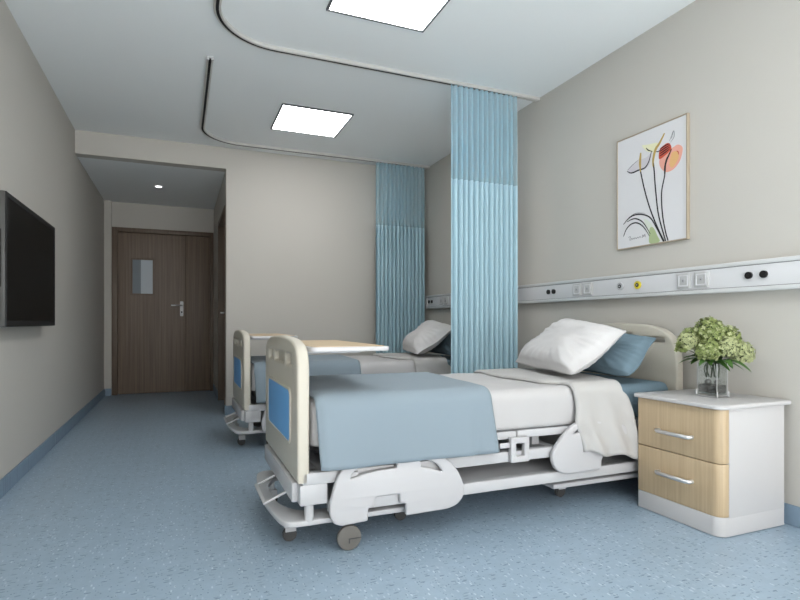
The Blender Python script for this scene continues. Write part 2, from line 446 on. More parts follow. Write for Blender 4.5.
# ------------------------------------------------------------------ curtain tracks
def sweep_profile(path, prof, up=Vector((0, 0, 1))):
    bm = bmesh.new(); n = len(path); rings = []
    for i, p in enumerate(path):
        d = (Vector(path[min(i + 1, n - 1)]) - Vector(path[max(i - 1, 0)])).normalized(); s = d.cross(up).normalized()
        rings.append([bm.verts.new(Vector(p) + s * a + up * b) for a, b in prof])
    m_ = len(prof)
    for a, b in zip(rings, rings[1:]):
        for k in range(m_): bm.faces.new((a[k], a[(k + 1) % m_], b[(k + 1) % m_], b[k]))
    bm.faces.new(rings[0][::-1]); bm.faces.new(rings[-1])
    return mesh(bm)
def track(x0, y, ys, R, label):
    path = [(x0, ys + (y - R - ys) * k / 6, H) for k in range(7)]
    for k in range(1, 17):
        a = PI - (PI / 2) * k / 16
        path.append((x0 + R + R * math.cos(a), y - R + R * math.sin(a), H))
    path += [(x0 + R + (RX - 0.004 - x0 - R) * k / 8, y, H) for k in range(1, 9)]
    o = (x0, ys, H)
    loc = Vector((x0 + R, y, H))
    path = [Vector(p) - loc for p in path]
    t = thing('curtain_track', label, 'curtain rail', loc, 'L-shaped curtain rails on the ceiling')
    hw, dz = 0.021, -0.024
    prof = [(-hw, -0.0008), (-hw, dz + 0.003), (-hw + 0.003, dz), (-0.0086, dz), (-0.0086, dz + 0.012), (0.0086, dz + 0.012), (0.0086, dz), (hw - 0.003, dz), (hw, dz + 0.003), (hw, -0.0008)]
    link('rail', sweep_profile(path, prof), 'steel_track', t, 35)
    link('slot', sweep_profile(path[:-1], [(-0.0084, dz + 0.0006), (-0.0084, dz + 0.011), (0.0084, dz + 0.011), (0.0084, dz + 0.0006)]), 'slot_black', t, 35)
    bm = bmesh.new()
    p = path[0]; addbox(bm, p.x - hw - 0.002, p.y - 0.006, dz - 0.001, p.x - 0.006, p.y + 0.004, -0.001, 0.002)
    addbox(bm, p.x + 0.006, p.y - 0.006, dz - 0.001, p.x + hw + 0.002, p.y + 0.004, -0.001, 0.002)
    addbox(bm, p.x - 0.008, p.y - 0.006, -0.012, p.x + 0.008, p.y + 0.004, -0.001, 0.001)
    link('end_cap', mesh(bm), 'white_metal', t, 35)
    return t
track(0.19, 3.48, 1.75, 0.38, 'metal curtain rail with curved corner nearest the camera, above the nearer bed')
track(0.185, 5.47, 3.76, 0.38, 'metal curtain rail with curved corner further back, beside the lowered bulkhead')

# ------------------------------------------------------------------ privacy curtains
def curtain(x0, x1, y, folds, zsplit, zb, label, amp, seed):
    rnd = random.Random(seed)
    t = thing('privacy_curtain', label, 'curtain', ((x0 + x1) / 2, y, 0), 'blue curtains with net tops')
    n = folds * 20; hw = (x1 - x0) / 2; ztop = H - 0.028
    jit = [rnd.uniform(-0.09, 0.09) for _ in range(folds + 2)]
    am = [rnd.uniform(0.85, 1.15) for _ in range(folds + 2)]
    def xy(i, z):
        u = i / n; k = u * folds; j = int(k); fr_ = k - j
        ph = k + jit[j] * (1 - fr_) + jit[j + 1] * fr_
        a = amp * (am[j] * (1 - fr_) + am[j + 1] * fr_) * (0.8 + 0.2 * min(1, (ztop - z) / 0.5))
        w1 = 2 * hw / folds
        return (-hw + 2 * hw * u + 0.135 * w1 * math.sin(2 * PI * ph), -a * math.cos(2 * PI * ph))
    def build(zs):
        bm = bmesh.new(); rows = []
        for z in zs: rows.append([bm.verts.new((*xy(i, z), z)) for i in range(n + 1)])
        for a, b in zip(rows, rows[1:]):
            for i in range(n): bm.faces.new((a[i], a[i + 1], b[i + 1], b[i]))
        return mesh(bm)
    link('fabric', build([zb + (zsplit - zb) * k / 10 for k in range(11)]), 'curtain_blue', t, 180)
    link('net', build([zsplit + (ztop - zsplit) * k / 5 for k in range(6)]), 'curtain_net', t, 180)
    bm = bmesh.new(); rows = []
    for z, off in ((zsplit - 0.006, -0.0015), (zsplit + 0.010, -0.0015)):
        rows.append([bm.verts.new((xy(i, z)[0], xy(i, z)[1] + off, z)) for i in range(n + 1)])
    for i in range(n): bm.faces.new((rows[0][i], rows[0][i + 1], rows[1][i + 1], rows[1][i]))
    link('seam', mesh(bm), 'curtain_blue', t, 180)
    for j in range(folds):
        u = (j + 0.25) / folds; box('glider', -hw + 2 * hw * u - 0.003, -0.003, ztop - 0.006, -hw + 2 * hw * u + 0.003, 0.003, H - 0.023, 'socket_grey', t)
    return t
curtain(1.826, 2.394, 3.48, 13, 1.975, 0.12, 'long blue pleated curtain hanging between the two beds, nearer the camera', 0.027, 3)
curtain(1.955, 2.538, 5.47, 13, 1.985, 0.12, 'long blue pleated curtain hanging in the far corner behind the second bed', 0.027, 5)

# ------------------------------------------------------------------ hospital bed (origin: below the middle of the footboard's outer face)
HW = 0.425
def bed(label, loc):
    t = thing('hospital_bed', label, 'bed', loc, 'hospital beds')
    # footboard outline in (y,z)
    fo = []
    half = [(HW, 0.292), (HW, 0.755), (HW - 0.012, 0.798), (HW - 0.045, 0.832), (HW - 0.10, 0.852), (HW - 0.2, 0.866), (0.0, 0.874)]
    fo = smooth_line([(y, z, 0) for y, z in half[1:]], 5)
    fo = [(HW, 0.292)] + [(p.x, p.y) for p in fo]
    loop = fo + [(-y, z) for y, z in fo[-2::-1]]
    slots = [rr(-0.318, 0.752, -0.178, 0.800, 0.012), rr(-0.130, 0.752, 0.130, 0.800, 0.012), rr(0.178, 0.752, 0.318, 0.800, 0.012)]
    fb = plate('footboard', [loop] + slots, 0.051, 0.012, YZ(0.0255), 'cream_plastic', t, 50)
    for y0, y1 in ((-0.322, -0.174), (-0.134, 0.134), (0.174, 0.322)):
        box('grip_recess', 0.022, y0, 0.748, 0.040, y1, 0.804, 'cream_plastic', fb, 0.002)
    plate('panel_rim', [rr(-0.300, 0.420, 0.300, 0.660, 0.035), rr(-0.288, 0.432, 0.288, 0.648, 0.028)], 0.010, 0.003, YZ(-0.002), 'cream_plastic', fb)
    plate('panel_insert', [rr(-0.288, 0.432, 0.288, 0.648, 0.028)], 0.006, 0.001, YZ(-0.001), 'blue_insert', fb)
    # headboard
    hh = [(HW, 0.28), (HW, 0.72), (HW - 0.012, 0.80), (HW - 0.05, 0.862), (HW - 0.12, 0.902), (HW - 0.23, 0.922), (0.0, 0.934)]
    ho = smooth_line([(y, z, 0) for y, z in hh[1:]], 5)
    ho = [(HW, 0.28)] + [(p.x, p.y) for p in ho]
    loop = ho + [(-y, z) for y, z in ho[-2::-1]]
    holes = [rr(-0.345, 0.822, -0.20, 0.850, 0.012), rr(-0.12, 0.83, 0.12, 0.87, 0.018), rr(0.20, 0.822, 0.345, 0.850, 0.012)]
    plate('headboard', [loop] + holes, 0.055, 0.012, YZ(2.0975), 'cream_plastic', t, 50)
    # frame
    bm = bmesh.new()
    for s in (-1, 1):
        addbox(bm, 0.022, s * HW - 0.022 * (1 if s > 0 else -1) - 0.022, 0.282, 2.075, s * HW - 0.022 * (1 if s > 0 else -1) + 0.022, 0.330, 0.004)
    for x in (0.10, 0.7, 1.25, 1.9): addbox(bm, x, -HW + 0.03, 0.288, x + 0.05, HW - 0.03, 0.324, 0.003)
    link('upper_frame', mesh(bm), 'white_metal', t, 40)
    bm = bmesh.new()
    for x0, x1 in ((0.16, 0.52), (0.525, 1.038), (1.043, 1.36), (1.365, 2.015)):
        addbox(bm, x0, -HW + 0.004, 0.388, x1, HW - 0.004, 0.424, 0.005)
    for x in (0.3, 0.9, 1.2, 1.8):
        for s in (-1, 1): addbox(bm, x, s * 0.30 - 0.02, 0.325, x + 0.04, s * 0.30 + 0.02, 0.392)
    link('mattress_deck', mesh(bm), 'white_metal', t, 40)
    bm = bmesh.new()
    addbox(bm, 0.13, -HW + 0.035, 0.185, 1.96, HW - 0.035, 0.200, 0.002)
    for s in (-1, 1):
        addbox(bm, 0.13, s * (HW - 0.012) - 0.022, 0.160, 2.02, s * (HW - 0.012) + 0.022, 0.210, 0.004)
    for x in (0.5, 1.45):
        for s in (-1, 1): addbox(bm, x, s * 0.25 - 0.03, 0.198, x + 0.10, s * 0.25 + 0.03, 0.29)
    link('chassis', mesh(bm), 'white_metal', t, 40)
    # foot cross beam, corner boxes, columns
    bm = bmesh.new()
    addbox(bm, -0.012, -0.375, 0.205, 0.024, 0.375, 0.285, 0.006)
    link('foot_beam', mesh(bm), 'white_metal', t, 40)
    for s in (-1, 1):
        y = s * (HW - 0.06)
        box('corner_block', 0.012, y - 0.058, 0.200, 0.125, y + 0.058, 0.283, 'white_metal', t, 0.005)
        cyl('column', (0.055, s * 0.392, 0.128), (0.055, s * 0.392, 0.202), 0.019, 'white_metal', t)
        cyl('column', (2.0, s * 0.36, 0.125), (2.0, s * 0.36, 0.290), 0.019, 'white_metal', t)
    # curved base plates
    half = [(0.58, -0.405), (0.10, -0.408), (-0.01, -0.405), (-0.048, -0.372), (-0.064, -0.29), (-0.078, -0.15), (-0.084, 0)]
    inner = [(-0.030, 0), (-0.028, -0.12), (-0.005, -0.20), (0.04, -0.265), (0.13, -0.285), (0.24, -0.23), (0.34, -0.165), (0.58, -0.165)]
    side = half + inner
    up_ = [(x, -y) for x, y in side[::-1]]
    out_l = [(p.x, p.y) for p in smooth_line([(x, y, 0) for x, y in half], 4)]
    in_l = [(p.x, p.y) for p in smooth_line([(x, y, 0) for x, y in inner], 4)]
    lp = out_l + [(x, -y) for x, y in out_l[-2::-1]] + [(x, -y) for x, y in in_l[::-1]] + in_l[1:]
    plate('base_plate', [lp], 0.022, 0.005, XY(0.124), 'white_metal', t)
    hl = [(2.02 - x * 1.28, y * 0.96) for x, y in lp][::-1]
    plate('base_plate', [hl], 0.024, 0.006, XY(0.121), 'white_metal', t)
    for s in (-1, 1):
        for x, y, z in ((0.18, 0.36, 0.130), (1.85, 0.34, 0.125), (0.50, 0.36, 0.130)):
            cyl('spacer', (x, s * y, z), (x, s * y, 0.175), 0.018, 'white_metal', t)
    # small casters
    for x, y, zt in ((0.008, -0.245, 0.115), (0.008, 0.245, 0.115), (0.54, -0.20, 0.115), (0.54, 0.20, 0.115), (1.46, -0.215, 0.112), (1.46, 0.215, 0.112), (2.03, -0.30, 0.112), (2.03, 0.30, 0.112)):
        c = bpy.data.objects.new('caster', None); c.empty_display_size = 0.05
        bm = bmesh.new()
        addcyl(bm, (0, 0, 0.062), (0, 0, zt), 0.012)
        addbox(bm, -0.025, -0.019, 0.044, 0.022, -0.014, 0.078, 0.002); addbox(bm, -0.025, 0.014, 0.044, 0.022, 0.019, 0.078, 0.002)
        addbox(bm, -0.025, -0.019, 0.066, 0.022, 0.019, 0.080, 0.003)
        c = link('caster', mesh(bm), 'white_metal', t, 40, (x, y, 0))
        bm = bmesh.new(); addcyl(bm, (-0.004, -0.0125, 0.030), (-0.004, 0.0125, 0.030), 0.030, None, 28)
        bmesh.ops.bevel(bm, geom=[e for e in bm.edges if abs(e.verts[0].co.y - e.verts[1].co.y) < 1e-6], offset=0.005, segments=2, affect='EDGES')
        link('wheel', mesh(bm), 'rubber', c, 40)
    # big side wheels with a notched hub cover
    for s in (-1, 1):
        bm = bmesh.new(); addcyl(bm, (0, 0, 0.095), (0, 0, 0.125), 0.016); addbox(bm, -0.018, -0.012, 0.052, 0.018, 0.012, 0.10, 0.004)
        c = link('caster', mesh(bm), 'white_metal', t, 40, (0.213, s * 0.405, 0))
        wp = []
        for k in range(40):
            a = 2 * PI * k / 40; wp.append((0.051 * math.cos(a), 0.052 + 0.051 * math.sin(a)))
        bm = bmesh.new()
        me = plate_mesh([wp], 0.020, 0.004, XZ(s * 0.025))
        link('wheel', me, 'grey_wheel', c, 40)
        ring = plate_mesh([rr(-0.004, 0.046, 0.050, 0.0505, 0.001), ], 0.002, 0.0004, XZ(s * 0.0352))
        ring2 = plate_mesh([rr(-0.004, 0.030, 0.0005, 0.0505, 0.001), ], 0.002, 0.0004, XZ(s * 0.0352))
        join('brake_line', [ring, ring2], 'rubber', c)
    # pedal frame at the foot end
    L_, W_ = 0.125, 0.29
    fr_ = plate_mesh([rr(0, 0, W_, L_, 0.006), rr(0.014, 0.018, W_ - 0.014, L_ - 0.012, 0.004)], 0.010, 0.003, Matrix.Identity(4))
    ax = Vector((0.118, 0, 0.05)).normalized()
    mt = Matrix(((0, ax.x, -ax.z, -0.105), (1, 0, 0, -0.235), (0, ax.z, ax.x, 0.166), (0, 0, 0, 1)))
    fr_.transform(mt)
    link('foot_pedal', fr_, 'white_metal', t, 35)
    # side guards
    g1 = [(0.16, 0.319), (0.19, 0.362), (0.25, 0.374), (0.42, 0.378), (0.60, 0.366), (0.66, 0.335), (0.711, 0.275), (0.739, 0.205), (0.731, 0.160), (0.701, 0.132), (0.655, 0.119), (0.457, 0.116), (0.455, 0.168), (0.430, 0.171), (0.427, 0.212), (0.318, 0.211), (0.316, 0.169), (0.288, 0.168), (0.286, 0.118), (0.170, 0.112), (0.138, 0.127), (0.125, 0.16), (0.125, 0.205), (0.14, 0.265)]
    rad = [0.1, 0.02, 0.04, 0.06, 0.05, 0.06, 0.06, 0.04, 0.02, 0.02, 0.03, 0.008, 0.004, 0.004, 0.006, 0.006, 0.004, 0.004, 0.008, 0.03, 0.02, 0.02, 0.04, 0.04]
    h1 = rounded([(0.209, 0.298), (0.223, 0.324), (0.258, 0.349), (0.300, 0.354), (0.414, 0.356), (0.414, 0.324), (0.336, 0.322), (0.275, 0.314), (0.232, 0.303)], 0.008)
    h2 = rounded([(0.525, 0.349), (0.565, 0.340), (0.603, 0.320), (0.628, 0.286), (0.574, 0.305), (0.525, 0.316)], 0.008)
    g2 = [(1.209, 0.295), (1.228, 0.238), (1.266, 0.210), (1.32, 0.200), (1.515, 0.203), (1.515, 0.262), (1.66, 0.30), (1.70, 0.38), (1.66, 0.42), (1.52, 0.445), (1.42, 0.450), (1.355, 0.445), (1.295, 0.402), (1.243, 0.350)]
    h3 = rounded([(1.375, 0.418), (1.338, 0.390), (1.38, 0.400), (1.52, 0.405), (1.52, 0.424), (1.42, 0.424)], 0.006)
    for s in (-1, 1):
        y = s * 0.448
        plate('side_guard', [rounded(g1, rad), h1, h2], 0.028, 0.008, XZ(y), 'white_plastic', t, 50)
        plate('side_guard', [rounded(g2, 0.05), h3], 0.028, 0.008, XZ(y), 'white_plastic', t, 50)
        for x in (0.22, 0.5, 1.33, 1.47):
            box('guard_mount', x, min(s * 0.415, s * 0.44), 0.29, x + 0.03, max(s * 0.415, s * 0.44), 0.32, 'white_metal', t)
        me = plate_mesh([rr(0.988, 0.284, 1.088, 0.400, 0.004), rr(1.015, 0.312, 1.061, 0.372, 0.002)], 0.026, 0.003, XZ(s * 0.440))
        bk = link('control_bracket', me, 'white_plastic', t, 35)
        box('stub', 0.935, min(s * 0.43, s * 0.44), 0.352, 0.989, max(s * 0.43, s * 0.44), 0.376, 'white_plastic', bk, 0.003)
    return t

BED1, BED2 = (0.43, 2.545, 0), (0.43, 4.475, 0)
b1 = bed('hospital bed nearer the camera, beside the bedside cabinet, with cream footboard and white side guards', BED1)
dup(b1, BED2, 'hospital bed further back, mostly hidden behind the nearer bed')

# ------------------------------------------------------------------ bedding
def grid_mesh(P, nu, nv, thick=0.0, closed=False):
    bm = bmesh.new()
    V = [[bm.verts.new(P(i / nu, j / nv)) for j in range(nv + 1)] for i in range(nu + 1)]
    for i in range(nu):
        for j in range(nv): bm.faces.new((V[i][j], V[i + 1][j], V[i + 1][j + 1], V[i][j + 1]))
    me = mesh(bm)
    if thick:
        o = bpy.data.objects.new('t', me); COL.objects.link(o)
        md = o.modifiers.new('s', 'SOLIDIFY'); md.thickness = thick; md.offset = 0; md.use_even_offset = False
        dg = bpy.context.evaluated_depsgraph_get(); m2 = bpy.data.meshes.new_from_object(o.evaluated_get(dg))
        bpy.data.objects.remove(o); me = m2
    return me

def cross(v, hw, top, hem0, hem1, r):
    """point (y,z) and outward normal on a draped cross-section; v 0 near hem .. 1 far hem"""
    L0, L1, La, Lt = top - r - hem0, top - r - hem1, r * PI / 2, 2 * (hw - r)
    tot = L0 + La + Lt + La + L1; s = v * tot
    if s < L0: return (-hw, hem0 + s), (-1, 0), (L0 - s) / max(L0, 1e-4)
    s -= L0
    if s < La: a = s / r; return (-hw + r - r * math.cos(a), top - r + r * math.sin(a)), (-math.cos(a), math.sin(a)), 0
    s -= La
    if s < Lt: return (-hw + r + s, top), (0, 1), 0
    s -= Lt
    if s < La: a = s / r; return (hw - r + r * math.sin(a), top - r + r * math.cos(a)), (math.sin(a), math.cos(a)), 0
    s -= La
    return (hw, top - r - s), (1, 0), s / max(L1, 1e-4)

def nz(x, y, z, s): return noise.noise(Vector((x * s, y * s, z * s)))

def make_bedding(loc, near):
    X, Y, _ = loc
    who = 'the nearer bed' if near else 'the far bed'
    # mattress in its blue fitted sheet
    t = thing('mattress', 'mattress in a slate blue fitted sheet, showing at the headboard of ' + who, 'mattress', (X, Y, 0.424), 'mattresses')
    def PM(u, v):
        p, n, h = cross(v, 0.402, 0.200, 0.004, 0.004, 0.045)
        return Vector((0.075 + 1.93 * u, p[0], p[1]))
    bm = bmesh.new(); addbox(bm, 0.068, -0.405, 0.002, 2.055, 0.405, 0.186, 0.042, 5)
    link('fitted_sheet', mesh(bm), 'sheet_blue', t, 180)
    # white quilt
    q = None
    def PQ(u, v):
        p, n, h = cross(v, 0.413, 0.613, 0.432, 0.432, 0.05)
        x = 0.062 + 1.50 * u + (0.10 * (v - 0.2) if u > 0.98 else 0)
        d = 0.006 * nz(x, p[0], 0.3, 3.0) + 0.004 * nz(x, p[0], p[1], 9.0)
        e = min(u / 0.03, 1)
        d -= 0.03 * (1 - math.sqrt(max(0, 1 - (1 - e) ** 2)))
        d -= 0.006 * max(0, h - 0.5)
        return Vector((x, p[0] + n[0] * d, p[1] + n[1] * d)) - Vector((0, 0, 0))
    me = grid_mesh(PQ, 90, 60, 0.010)
    q = link('quilt', me, 'sheet_white', None, 180, (X, Y, 0))
    tag(q, 'smooth white quilt covering the middle of ' + who, 'quilt', 'white quilts')
    # blue blanket over the foot end
    def PB(u, v):
        p, n, h = cross(v, 0.440, 0.637, 0.345, 0.36, 0.065)
        x1 = 0.893 + 0.075 * max(0, (v - 0.28)) / 0.5 + 0.022 * max(0, h)
        x0 = 0.075 + 0.012 * h
        x = x0 + (x1 - x0) * u
        d = 0.006 * nz(x + 3, p[0], 1.3, 3.2)
        d += h * (0.030 + 0.006 * math.sin(x * 9 + 1.0) + 0.006 * nz(x, 5, 0, 5))
        z = p[1] + n[1] * d
        if h > 0: z += 0.006 * h * nz(x, 2, 0, 6)
        # soft pleat near the head-side corner of the hem
        if h > 0 and abs(x - 0.80) < 0.03: d -= 0.010 * h * (1 - abs(x - 0.80) / 0.03)
        e = min(u / 0.035, (1 - u) / 0.02, 1)
        dd = d - 0.010 * (1 - e)
        return Vector((x, p[0] + n[0] * dd, z + n[1] * (dd - d)))
    me = grid_mesh(PB, 80, 70, 0.007)
    b = link('blanket', me, 'blanket_blue', None, 180, (X, Y, 0))
    tag(b, 'pale blue blanket draped over the foot end of ' + who, 'blanket', 'pale blue blankets')
    # white folded-back cover toward the head, hanging over the sides
    def PF(u, v):
        hem = 0.298 - 0.055 * u + 0.010 * math.sin(u * 11 + 0.4)
        p, n, h = cross(v, 0.447, 0.634, hem, 0.30, 0.06)
        wob = min(1, max(0, (v - 0.28) / 0.05))
        x0 = 1.285 + (1 - wob) * (0.080 if v < 0.5 else 0) - 0.012 * math.sin(v * 14) * wob + 0.034 * max(0, h - 0.5) / 0.5 + 0.006 * math.sin(h * 9)
        x1 = 1.660 + 0.09 * math.sin(PI * min(1, max(0, (v - 0.30) / 0.42))) + (0.085 * h ** 0.35 if v < 0.5 else 0)
        x = x0 + (x1 - x0) * u
        d = 0.005 * nz(x, p[0] + 7, 0.3, 4.0)
        fold = h ** 0.8 * (0.030 + 0.013 * math.sin(u * 15 - h * 2.5) * min(1, u * 4) + 0.010 * nz(x * 2, 1, h, 5))
        d += fold
        e = min(u / 0.05, 1)
        d -= 0.014 * (1 - math.sqrt(max(0, 1 - (1 - e) ** 2)))
        z = p[1] + n[1] * d
        if v > 0.5: d = min(d, 0.004)
        return Vector((x, p[0] + n[0] * d, z))
    me = grid_mesh(PF, 70, 90, 0.009)
    f_ = link('folded_cover', me, 'fold_white', None, 180, (X, Y, 0))
    tag(f_, 'off-white cover folded back below the pillows, draping over the side of ' + who, 'cover', 'off-white folded covers')

def pillow(name, A, D, C, B, T_, m, label, cat, group, seed, loc, noflat=False):
    """corners: A bottom far, D bottom near, C top near, B top far (local to bed)"""
    A, D, C, B = map(Vector, (A, D, C, B)); ctr = (A + B + C + D) / 4
    N = ((B - A) + (C - D)).cross((D - A) + (C - B)).normalized()
    if N.x > 0: N = -N              # front side looks towards the foot
    bm = bmesh.new(); n = 36
    def base(u, v):
        pu = (2 * u - 1); pv = (2 * v - 1)
        cs = 0.045 * abs(pu * pv) ** 5; pu2 = pu * (1 - 0.012 * (1 - pv * pv) - cs); pv2 = pv * (1 - 0.02 * (1 - pu * pu) - cs)
        a, b = (pu2 + 1) / 2, (pv2 + 1) / 2
        p = (A * (1 - a) + D * a) * (1 - b) + (B * (1 - a) + C * a) * b
        rim = 0.94
        k = max(0, 1 - (abs(pu) / rim) ** 2.6) * max(0, 1 - (abs(pv) / rim) ** 2.6)
        t = T_ * k ** 0.45 * (1.06 - 0.25 * pv)
        edge = max(abs(pu), abs(pv))
        w_ = (0.010 * nz(u * 1.5 + seed, v, 0, 3.2) + 0.005 * nz(u + seed, v * 2, 1, 6) + 0.003 * math.sin(9 * (u + v * 0.6) + 4 * nz(u, v, seed, 2))) 
        wr = 0.012 * math.sin(26 * (math.atan2(pv, pu) + seed)) * max(0, edge - 0.45) * max(0, 0.93 - edge) * 7
        return p, t, w_ + wr, edge
    grid = {}
    for sgn in (1, -1):
        for i in range(n + 1):
            for j in range(n + 1):
                if sgn == -1 and (i in (0, n) or j in (0, n)): grid[(-1, i, j)] = grid[(1, i, j)]; continue
                u, v = i / n, j / n
                u = 0.5 - 0.5 * math.cos(PI * u) if False else u
                p, t, w_, e = base(u, v)
                wav = N * (0.006 * math.sin(u * 11 + seed) + 0.006 * math.sin(v * 9 + seed)) * (1 if e > 0.9 else 0.4)
                off = N * (t * (1.0 if sgn == 1 else -0.75) + (w_ if t > 0 else 0) * (1 if sgn == 1 else 0.3) + sgn * 0.0025)
                grid[(sgn, i, j)] = bm.verts.new(p + off + wav - ctr)
    for sgn in (1, -1):
        for i in range(n):
            for j in range(n):
                q = [grid[(sgn, i, j)], grid[(sgn, i + 1, j)], grid[(sgn, i + 1, j + 1)], grid[(sgn, i, j + 1)]]
                if sgn == -1: q = q[::-1]
                try: bm.faces.new(q)
                except ValueError: pass
    me = mesh(bm)
    o = link(name, me, m, None, 180, Vector(loc) + ctr)
    tag(o, label, cat, group)
    return o

def pillows(loc, near):
    who = 'the nearer bed' if near else 'the far bed'
    pillow('pillow', (1.80, 0.31, 0.650), (1.715, -0.455, 0.648), (1.960, -0.405, 0.858), (1.995, 0.27, 0.90), 0.066, 'sheet_blue',
           'slate blue pillow behind the white one, against the headboard of ' + who, 'pillow', 'slate blue pillows', 1.7, loc)
    pillow('pillow', (1.61, 0.44, 0.664), (1.41, -0.372, 0.662), (1.79, -0.372, 0.895), (1.80, 0.165, 0.965), 0.088, 'pillow_white',
           'white pillow leaning on the blue pillow of ' + who, 'pillow', 'white pillows', 0.4, loc)
for L_, nr in ((BED1, True), (BED2, False)):
    make_bedding(L_, nr); pillows(L_, nr)

# ------------------------------------------------------------------ overbed tables
def overbed(loc, label):
    t = thing('overbed_table', label, 'table', loc, 'overbed tables')
    plate('tabletop', [rr(0.058, -0.415, 0.404, 0.425, 0.03)], 0.020, 0.005, XY(0.824), 'white_laminate', t)
    plate('wood_inlay', [rr(0.076, -0.397, 0.386, 0.407, 0.02)], 0.003, 0.0005, XY(0.8345), 'oak_top', t)
    bm = bmesh.new()
    for y in (-0.30, 0.30):
        addbox(bm, 0.0535, y - 0.02, 0.74, 0.064, y + 0.02, 0.814, 0.002)
        addbox(bm, 0.062, y - 0.02, 0.804, 0.30, y + 0.02, 0.8145, 0.002)
    link('bracket', mesh(bm), 'white_metal', t, 40)
    return t
overbed(BED1, 'overbed table with wood inlay across the foot of the nearer bed')
overbed(BED2, 'overbed table with wood inlay across the foot of the far bed')

# ------------------------------------------------------------------ bedside cabinet
nx0, nx1, ny0, ny1 = 2.155, 2.573, 1.606, 2.062
t = thing('bedside_cabinet', 'white bedside cabinet with two light oak drawers and rounded front corner', 'cabinet', (nx0, ny0, 0))
w_, d_ = nx1 - nx0, ny1 - ny0
R_ = 0.045
def plan(x0, y0, x1, y1, r):   # rounded only at the front (x0) corners
    o = [(x1, y0), (x1, y1)]
    rf = min(r, 0.012)
    for cx, cy, a, r in ((x0 + rf, y1 - rf, 90, rf), (x0 + r, y0 + r, 180, r)):
        for k in range(9):
            q = math.radians(a + 90 * k / 8); o.append((cx + r * math.cos(q), cy + r * math.sin(q)))
    return o
body = [plate_mesh([plan(0.0, 0.0, w_, d_, R_)], 0.084, 0.0008, XY(0.045)),
        plate_mesh([plan(0.052, -0.0004, w_, d_ + 0.0004, 0.001)], 0.475, 0.0005, XY(0.3195)),
        plate_mesh([plan(0.02, 0.02, w_ - 0.02, d_ - 0.02, 0.02)], 0.006, 0.001, XY(0.003))]
join('body', body, 'white_laminate', t)
plate('top', [rounded([(w_ + 0.032, -0.014), (w_ + 0.032, d_ + 0.012), (-0.017, d_ + 0.012), (-0.017, -0.014)], [0.005, 0.005, 0.015, 0.05])], 0.020, 0.006, XY(0.567), 'white_laminate', t)
for k, (z0, z1) in enumerate(((0.0885, 0.3175), (0.3215, 0.5555))):
    dr = plate('drawer', [plan(0.0, 0.0, 0.0500, d_, R_ - 0.002)], z1 - z0, 0.0015, XY((z0 + z1) / 2), 'oak', t, 35)
    zc = (0.211, 0.413)[k]
    tube('handle', [(0.004, 0.140, zc), (-0.020, 0.140, zc), (-0.028, 0.150, zc), (-0.030, 0.23, zc), (-0.028, 0.310, zc), (-0.020, 0.320, zc), (0.004, 0.320, zc)], 0.0095, 'chrome', dr, 12)

# ------------------------------------------------------------------ wall service rail
UY0, UY1, UX = 0.9, 5.46, 2.560
UZ0, UZ1 = 1.089, 1.235
t = thing('medical_wall_rail', 'long white service rail with sockets and gas outlets along the right wall', 'wall panel', (RX, 1.53, (UZ0 + UZ1) / 2))
def R3(name, x0, y0, z0, x1, y1, z1, m, par=None, bev=0.0):
    return box(name, x0 - RX, y0 - 1.53, z0 - (UZ0 + UZ1) / 2, x1 - RX, y1 - 1.53, z1 - (UZ0 + UZ1) / 2, m, par or t, bev)
R3('housing', UX + 0.005, UY0, UZ0, RX, UY1, UZ1, 'rail_white', None, 0.002)
R3('top_edge', UX - 0.001, UY0, UZ1 - 0.020, UX + 0.012, UY1 + 0.001, UZ1 + 0.001, 'rail_alu', None, 0.004)
R3('bottom_edge', UX - 0.001, UY0, UZ0 - 0.001, UX + 0.012, UY1 + 0.001, UZ0 + 0.020, 'rail_alu', None, 0.004)
R3('end_cap', UX - 0.002, UY1, UZ0 - 0.002, RX, UY1 + 0.006, UZ1 + 0.002, 'rail_white', None, 0.001)
R3('groove', UX + 0.003, UY0, UZ1 - 0.0225, UX + 0.0056, UY1, UZ1 - 0.0195, 'ink_grey')
R3('groove', UX + 0.003, UY0, UZ0 + 0.0195, UX + 0.0056, UY1, UZ0 + 0.0225, 'ink_grey')
def local(x, y, z): return (x - RX, y - 1.53, z - (UZ0 + UZ1) / 2)
def disc(name, y, z, r, x0, x1, m, par=None):
    return cyl(name, local(x1, y, z), local(x0, y, z), r, m, par or t, 28)
for y in (1.689, 1.761, 3.229, 3.290, 5.301, 5.372):
    o = disc('gas_outlet', y, 1.164, 0.0175, 2.551, 2.566, 'black_plastic'); disc('cap', y, 1.164, 0.009, 2.549, 2.5515, 'tv_dark', o)
    disc('collar', y, 1.164, 0.0215, 2.5615, 2.566, 'rail_white', o)
for y in (2.016, 2.124, 2.872, 2.978, 4.965, 5.068):
    o = R3('power_socket', 2.5525, y - 0.041, 1.122, 2.566, y + 0.041, 1.204, 'socket_grey', None, 0.003)
    me = plate_mesh([rr(-0.031, -0.031, 0.031, 0.031, 0.006), rr(-0.024, -0.024, 0.024, 0.024, 0.004)], 0.003, 0.001, YZ(0)); me.transform(Matrix.Translation(Vector(local(2.5515, y, 1.163))))
    link('rim', me, 'rail_white', o, 35)
    disc('socket_well', y, 1.163, 0.012, 2.5512, 2.556, 'grey_ring', o); disc('pin_hole', y, 1.163, 0.004, 2.5505, 2.556, 'ink_grey', o)
